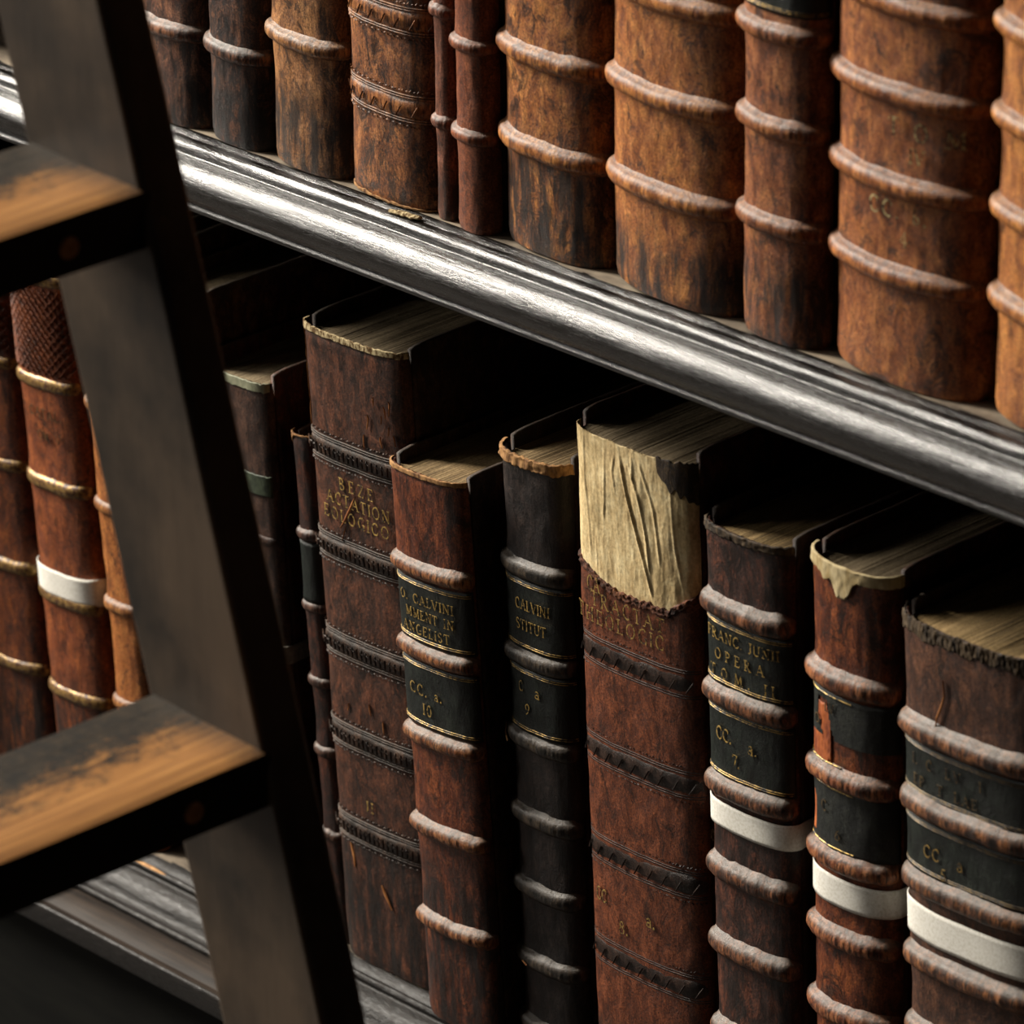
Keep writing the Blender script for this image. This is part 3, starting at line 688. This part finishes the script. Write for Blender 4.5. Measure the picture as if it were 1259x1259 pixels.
b6.patch('bare_orange_leather', .05, .20, .2210, .2440, .0003, simple('bare_orange_patch', '7a3412', 'c06a30', (150, 150, 80), .7, .0006), rag=.003, nu=20, nz=20)
b6.patch('cream_head_rim', .004, .99, lambda u: .3770-.011*math.exp(-((u-.52)/.085)**4)*(1+.35*N3(u*60, 2, 2))-.0045*math.exp(-((u-.36)/.05)**2)+.0012*N3(u*34, 1, 1), lambda u: .3835+.0004*N3(u*12, 5, 4), .0012, simple('cream_vellum_rim', 'a08a5e', 'd9c89e', (160, 160, 60), .8, .0005, .25), nz=16, nu=70, disp=lambda u, z: .0004*N3(u*30, z*200, 2))
b6.tape(.1838, .2010, TAPE, .20)

# rightmost lower book, numbered 5
lt5 = leather('umber_calf_frayed', '24150e', '472a1c', '6f4730', '18110d', .42, .5, .5)
bd5 = band_leather('umber_band', '1e1713', '56372a', 'a0683f', .75, .42)
b5 = B('rightmost wide book on the lower shelf, frayed head, label numbered 5', G1, .4359, 0, .012, .1020, .3706, .016, 2.6, -.9, lt5, bd5, pagem=PG_WARM, seed=27, over=.004,
       bands=(.0380, .0850, .1329, .1759, .2215, .2668, .3105), rz=.0062, rp=.0060)
lb = b5.label(.2725, .3025, LBL, GOLDF)
b5.lettering([('I. CALVINI', .3920, .4450, .2925, .0060), ('EPISTOLAE', .3930, .4420, .2810, .0060)], GOLDF, lb, fade=.25)
lb = b5.label(.2280, .2590, LBL, GOLDF, name='shelfmark_label')
b5.lettering([('CC', .4020, .4150, .2425, .0070), ('a', .4265, .4320, .2430, .0086), ('5', .4150, .4200, .2330, .0066)], GOLDD, lb)
b5.tape(.1885, .2085, TAPE, .20)
b5.patch('dark_frayed_head_edge', .01, .99, lambda u: .3630+.004*N3(u*9, 2, 4), lambda u: .3714+.0009*N3(u*50, 5, 4), .0005, DARKF, rag=.0022, nu=160, nz=24, disp=lambda u, z: .0009*N3(u*90, z*260, 2))
scuff(b5, [(.39, .345), (.395, .336), (.37, .328), (.345, .322), (.335, .316)], .0016, RUBO, off=.0012)

# ------------------------------------------------------------------ UPPER ROW
G2 = 'antique books on the upper shelf'
LEAN = 1.8
# label, x, w, yh, b, n, colours(dark, base, light, stain, amt), band z, rz, rp, low, seed
def up(label, x, wd, yh, b, n, cols, bands, rz=.0048, rp=.0048, low=None, seed=40, streak=.6, h=.36, lean=LEAN, bt=.004):
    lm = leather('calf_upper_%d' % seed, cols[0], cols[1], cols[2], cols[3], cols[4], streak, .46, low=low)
    bm = band_leather('calf_upper_band_%d' % seed, cols[0], cols[1], cols[2], .55, .42)
    bands = tuple(q-.004 for q in bands)
    return B(label, G2, x, SH, yh, wd, h, b, n, lean, lm, bm, pagem=PG_GREY, seed=seed, depth=.25, bands=bands, rz=rz, rp=rp, board_t=bt)
def ext(bs, h=.345, extra=.1):
    bs = list(bs); 
    st = bs[-1]-bs[-2] if len(bs) > 1 else .055
    while bs[-1]+st < h: bs.append(bs[-1]+st)
    return tuple(bs)
u1 = up('dark mottled brown book, first beside the ladder on the upper shelf', -.1976, .0600, .020, .020, 2.5, ('281812', '644030', 'a06c4c', '1e1613', .58), ext((.0615, .118)), seed=41, low=.035)
u2 = up('very dark blackish brown book, second from ladder on upper shelf', -.1392, .0525, .018, .018, 2.4, ('17100e', '40281e', '86563a', '120e0e', .62), ext((.0603, .117)), seed=42, low=.06, rp=.0042)
u3 = up('smooth tan brown book standing between blackish book and scuffed book', -.0780, .0655, .018, .018, 2.4, ('462a18', '946238', 'c08a56', '2a1e18', .46), ext((.0803, .155)), seed=43, low=.055)
u4 = up('brown book with torn foot edge and tan flake beneath it', -.0077, .0702, .017, .017, 2.6, ('361c10', '86502c', 'bb7a44', '1f1a17', .58), (), seed=44, low=.0)
u5 = up('thinnest slim book on the upper shelf with knobbly bands', .0373, .0150, .010, .007, 2.2, ('3c1e14', '70402a', '96604a', '221814', .45), ext((.0613, .1251)), rz=.0036, rp=.0032, seed=45, low=.03, bt=.0024)
u6 = up('slim plain reddish brown book right of the thinnest one', .0610, .0290, .013, .013, 2.3, ('4a2416', '7c4226', 'a05c38', '38201a', .3), ext((.0598, .1117)), rz=.0038, rp=.0036, seed=46, bt=.003)
u7 = up('wide orange brown book with blackened foot and two thick ridges', .1180, .0815, .024, .022, 2.5, ('4a2412', '9c5c2c', 'c88644', '1c1512', .54), ext((.064, .1163)), rz=.0056, rp=.0052, seed=47, low=.075)
u8 = up('widest orange tan book in the middle of the upper shelf', .2106, .0985, .024, .024, 2.4, ('582a14', 'a2602e', 'ce8a48', '33201a', .42), ext((.064, .1175, .171)), rz=.0056, rp=.0054, seed=48, low=.04)
u9 = up('brown book with black label at the very top, upper shelf', .2913, .0570, .018, .018, 2.4, ('44200f', '8a4e2a', 'ba7844', '2a1a14', .46), ext((.0689, .1223, .1732)), rz=.0052, rp=.0050, seed=49, low=.05)
u10 = up('large golden brown book lettered TOM with gilt traces', .3750, .1040, .026, .026, 2.3, ('522612', '945429', 'c27c40', '34221a', .44), ext((.0642, .1125, .1604, .2068)), rz=.0054, rp=.0056, seed=50)
u11 = up('orange brown book at right edge of the photo on upper shelf', .4883, .1120, .026, .026, 2.3, ('60301a', 'a86630', 'd28e48', '4a2c1a', .34), ext((.0654, .1128, .1613, .2086)), rz=.0054, rp=.0056, seed=51)
for zc in (.0593, .1100, .161, .212, .263): tooled_band(u4, zc, .0105, 'slash', u4.bandm, u4.bandm)
u4.patch('torn_foot_edge', .05, .98, .0002, lambda u: .0012+.0022*max(0, N3(u*11, 1, 1)), .0006, TANF, rag=.0010, nz=6)
lb = u9.label(.1800, .2190, LBL, GOLDD)
TOMG = gold_mat('stamped_letter_gilt', '140c07', 'e8d69c', .42)
u10.lettering([('T O M', .3790, .4240, .1400, .0098), ('IV', .3925, .4025, .1270, .0080)], TOMG, u10.root, .0013)
u10.lettering([('CC. b.', .3650, .4040, .0955, .0090), ('4', .3855, .3925, .0815, .0085)], TOMG, u10.root, .0013)
# loose tan flake of leather lying on the shelf edge
V = []; nf = 14
for r in range(3):
    for i in range(nf):
        f = i/(nf-1); wv = (.0028+.0014*N3(f*6, 1, 3))*math.sin(math.pi*(.06+.88*f))**.5
        V.append((f*.024, (r-1)*wv + .0008*math.sin(f*5), .0012 + (.0010 if r == 1 else 0) + .0008*N3(f*5, r, 2) + .0009*f))
fk = mesh_obj('leather_flake', V, grid_faces(3, nf), CREAM); md = fk.modifiers.new('t', 'SOLIDIFY'); md.thickness = .0012
fk.location = (.004, -.0060, SH-.0008); fk.rotation_euler = (0, 0, .12)
fk['label'] = 'small pale tan flake of leather on upper shelf edge below the torn foot'; fk['category'] = 'leather flake'

# ------------------------------------------------------------------ LADDER
s = NT('dark_ladder_wood')
a = s.noise(s.mapped((40, 40, 6), (1, 1, 1)), 1, 6, .65); b_ = s.noise(s.mapped((1, 1, 1)), 9, 5, .6); c_ = s.noise(s.mapped((1, 1, 1), (3, 3, 3)), 60, 3, .5)
col = s.ramp(b_, [(.34, hexc('1e1a16')), (.62, hexc('594a3b'))]); col = s.mix(1.0, col, s.ramp(a, [(.3, .75), (.7, 1.2)]), 'MULTIPLY')
col = s.mix(s.ramp(c_, [(.74, 0.0), (.78, 1.0)]), col, hexc('7a5a3c'))
M_STILE = s.out(col, .5, s.bump(a, .0006, .5), .4)
s = NT('worn_ladder_tread')
a = s.noise(s.mapped((300, 8, 120), (1, 1, 1)), 1, 5, .65, .3); b_ = s.noise(s.mapped((1, .6, 1), (2, 0, 0)), 75, 9, .92, .4); big = s.noise(s.mapped((1, 1, 1)), 120, 5, .7)
wood = s.ramp(a, [(.3, hexc('5e3c1c')), (.5, hexc('a06c36')), (.7, hexc('c08a4a'))])
dirt = s.ramp(big, [(.4, hexc('16120c')), (.65, hexc('372c1e'))])
sep = s.n('ShaderNodeSeparateXYZ'); s.l(s.tc.outputs['Object'], sep.inputs[0])
# worn through the black finish towards the front edge of the tread, where feet land; object x runs from back (0) to front (.084)
mr = s.n('ShaderNodeMapRange'); s.l(s.math('ADD', sep.outputs[0], s.math('MULTIPLY', s.math('SUBTRACT', b_, .5), .16)), mr.inputs[0])
mr.inputs[1].default_value = .030; mr.inputs[2].default_value = .050
mr2 = s.n('ShaderNodeMapRange'); s.l(s.math('ADD', sep.outputs[1], s.math('MULTIPLY', s.math('SUBTRACT', b_, .5), .05)), mr2.inputs[0])
mr2.inputs[1].default_value = .008; mr2.inputs[2].default_value = -.022; mr2.inputs[3].default_value = 0; mr2.inputs[4].default_value = 1
geo = s.n('ShaderNodeNewGeometry'); gs = s.n('ShaderNodeSeparateXYZ'); s.l(s.tc.outputs['Normal'], gs.inputs[0])
topm = s.ramp(gs.outputs[2], [(.55, 0.0), (.85, 1.0)])
worn = s.math('MULTIPLY', s.math('MULTIPLY', mr.outputs[0], mr2.outputs[0]), topm)
edge_black = s.mix(topm, hexc('0e0d0c'), dirt)
M_TREAD = s.out(s.mix(worn, edge_black, wood), .5, s.bump(a, .0006, .6), .4)
M_PEG = simple('bare_oak_peg', '8a5a30', 'b98250', (90, 90, 90), .6, .0004)

YF = -.400; TH = .0265
def xr(z): return .3884 - .2417*(z-.2958)
lad = empty('library_ladder', (0, 0, 0), 'dark wooden library ladder with worn orange treads leaning before the shelves', 'ladder')
def stile(y0, y1):
    V = []; zs_ = np.linspace(-.360, 1.30, 90)
    for z in zs_:
        x1 = xr(z) + .0009*N3(z*14, y0, 1) + .0005*N3(z*70, y0, 2); x0 = xr(z)-.0850 + .0006*N3(z*14, y0, 5); r = .0022
        V += [(x0, y0+r, z), (x0+r, y0, z), (x1-r, y0, z), (x1, y0+r, z), (x1, y1-r, z), (x1-r, y1, z), (x0+r, y1, z), (x0, y1-r, z)]
    F = grid_faces(len(zs_), 8, 0, True) + [tuple(range(7, -1, -1)), tuple((len(zs_)-1)*8+i for i in range(8))]
    o = mesh_obj('stile', V, F, M_STILE, lad, False)
    m = o.modifiers.new('b', 'BEVEL'); m.width = .001; m.segments = 2; m.limit_method = 'ANGLE'; m.angle_limit = .5
    return o
stile(YF, YF+TH); stile(YF-.38-TH, YF-.38)
for z in (-.1013+.0, .1633, .4279, .6925, .957, 1.2216):
    xb = xr(z)-.0835; V = []; nY = 40
    for j in range(nY):
        y = -.38*j/(nY-1) + (.004 if j == 0 else 0) - (.004 if j == nY-1 else 0)
        wf = .0007*N3(y*22, z, 1); sag = -.0008*math.sin(math.pi*j/(nY-1))
        sk = -.030*(-y)                     # treads set a hair out of square
        q = [(.0005, .0006), (.0005, -.0210), (.0815, -.0290), (.0838, -.0280), (.0848, -.0040), (.0836, -.0006), (.0800, .0006), (.064, .0012), (.040, .0018), (.016, .0032), (.002, .0036)]
        V += [(px + sk + (wf if px > .07 else 0), y, pz + .0002 + sag) for px, pz in q]
    nq = 11; F = grid_faces(nY, nq, 0, True); F = [(f[0], f[1], f[2], f[3]) for f in F] + [tuple(range(nq-1, -1, -1)), tuple((nY-1)*nq+i for i in range(nq))]
    t = mesh_obj('tread', V, F, M_TREAD, lad, True); t.location = (xb, YF, z)
    m = t.modifiers.new('es', 'EDGE_SPLIT'); m.split_angle = .6
    for py in (-.043, -.335):
        PV = []; PF = []
        for k in range(16):
            an = 2*math.pi*k/16; PV.append((.0849-.03*(-py), py+.0052*math.cos(an), -.0150+.0052*math.sin(an)))
        for k in range(16):
            an = 2*math.pi*k/16; PV.append((.0835-.03*(-py), py+.0056*math.cos(an), -.0150+.0056*math.sin(an)))
        PF = [tuple(range(16))] + [(k, 16+k, 16+(k+1) % 16, (k+1) % 16) for k in range(16)]
        mesh_obj('peg', PV, PF, M_PEG, t, False)
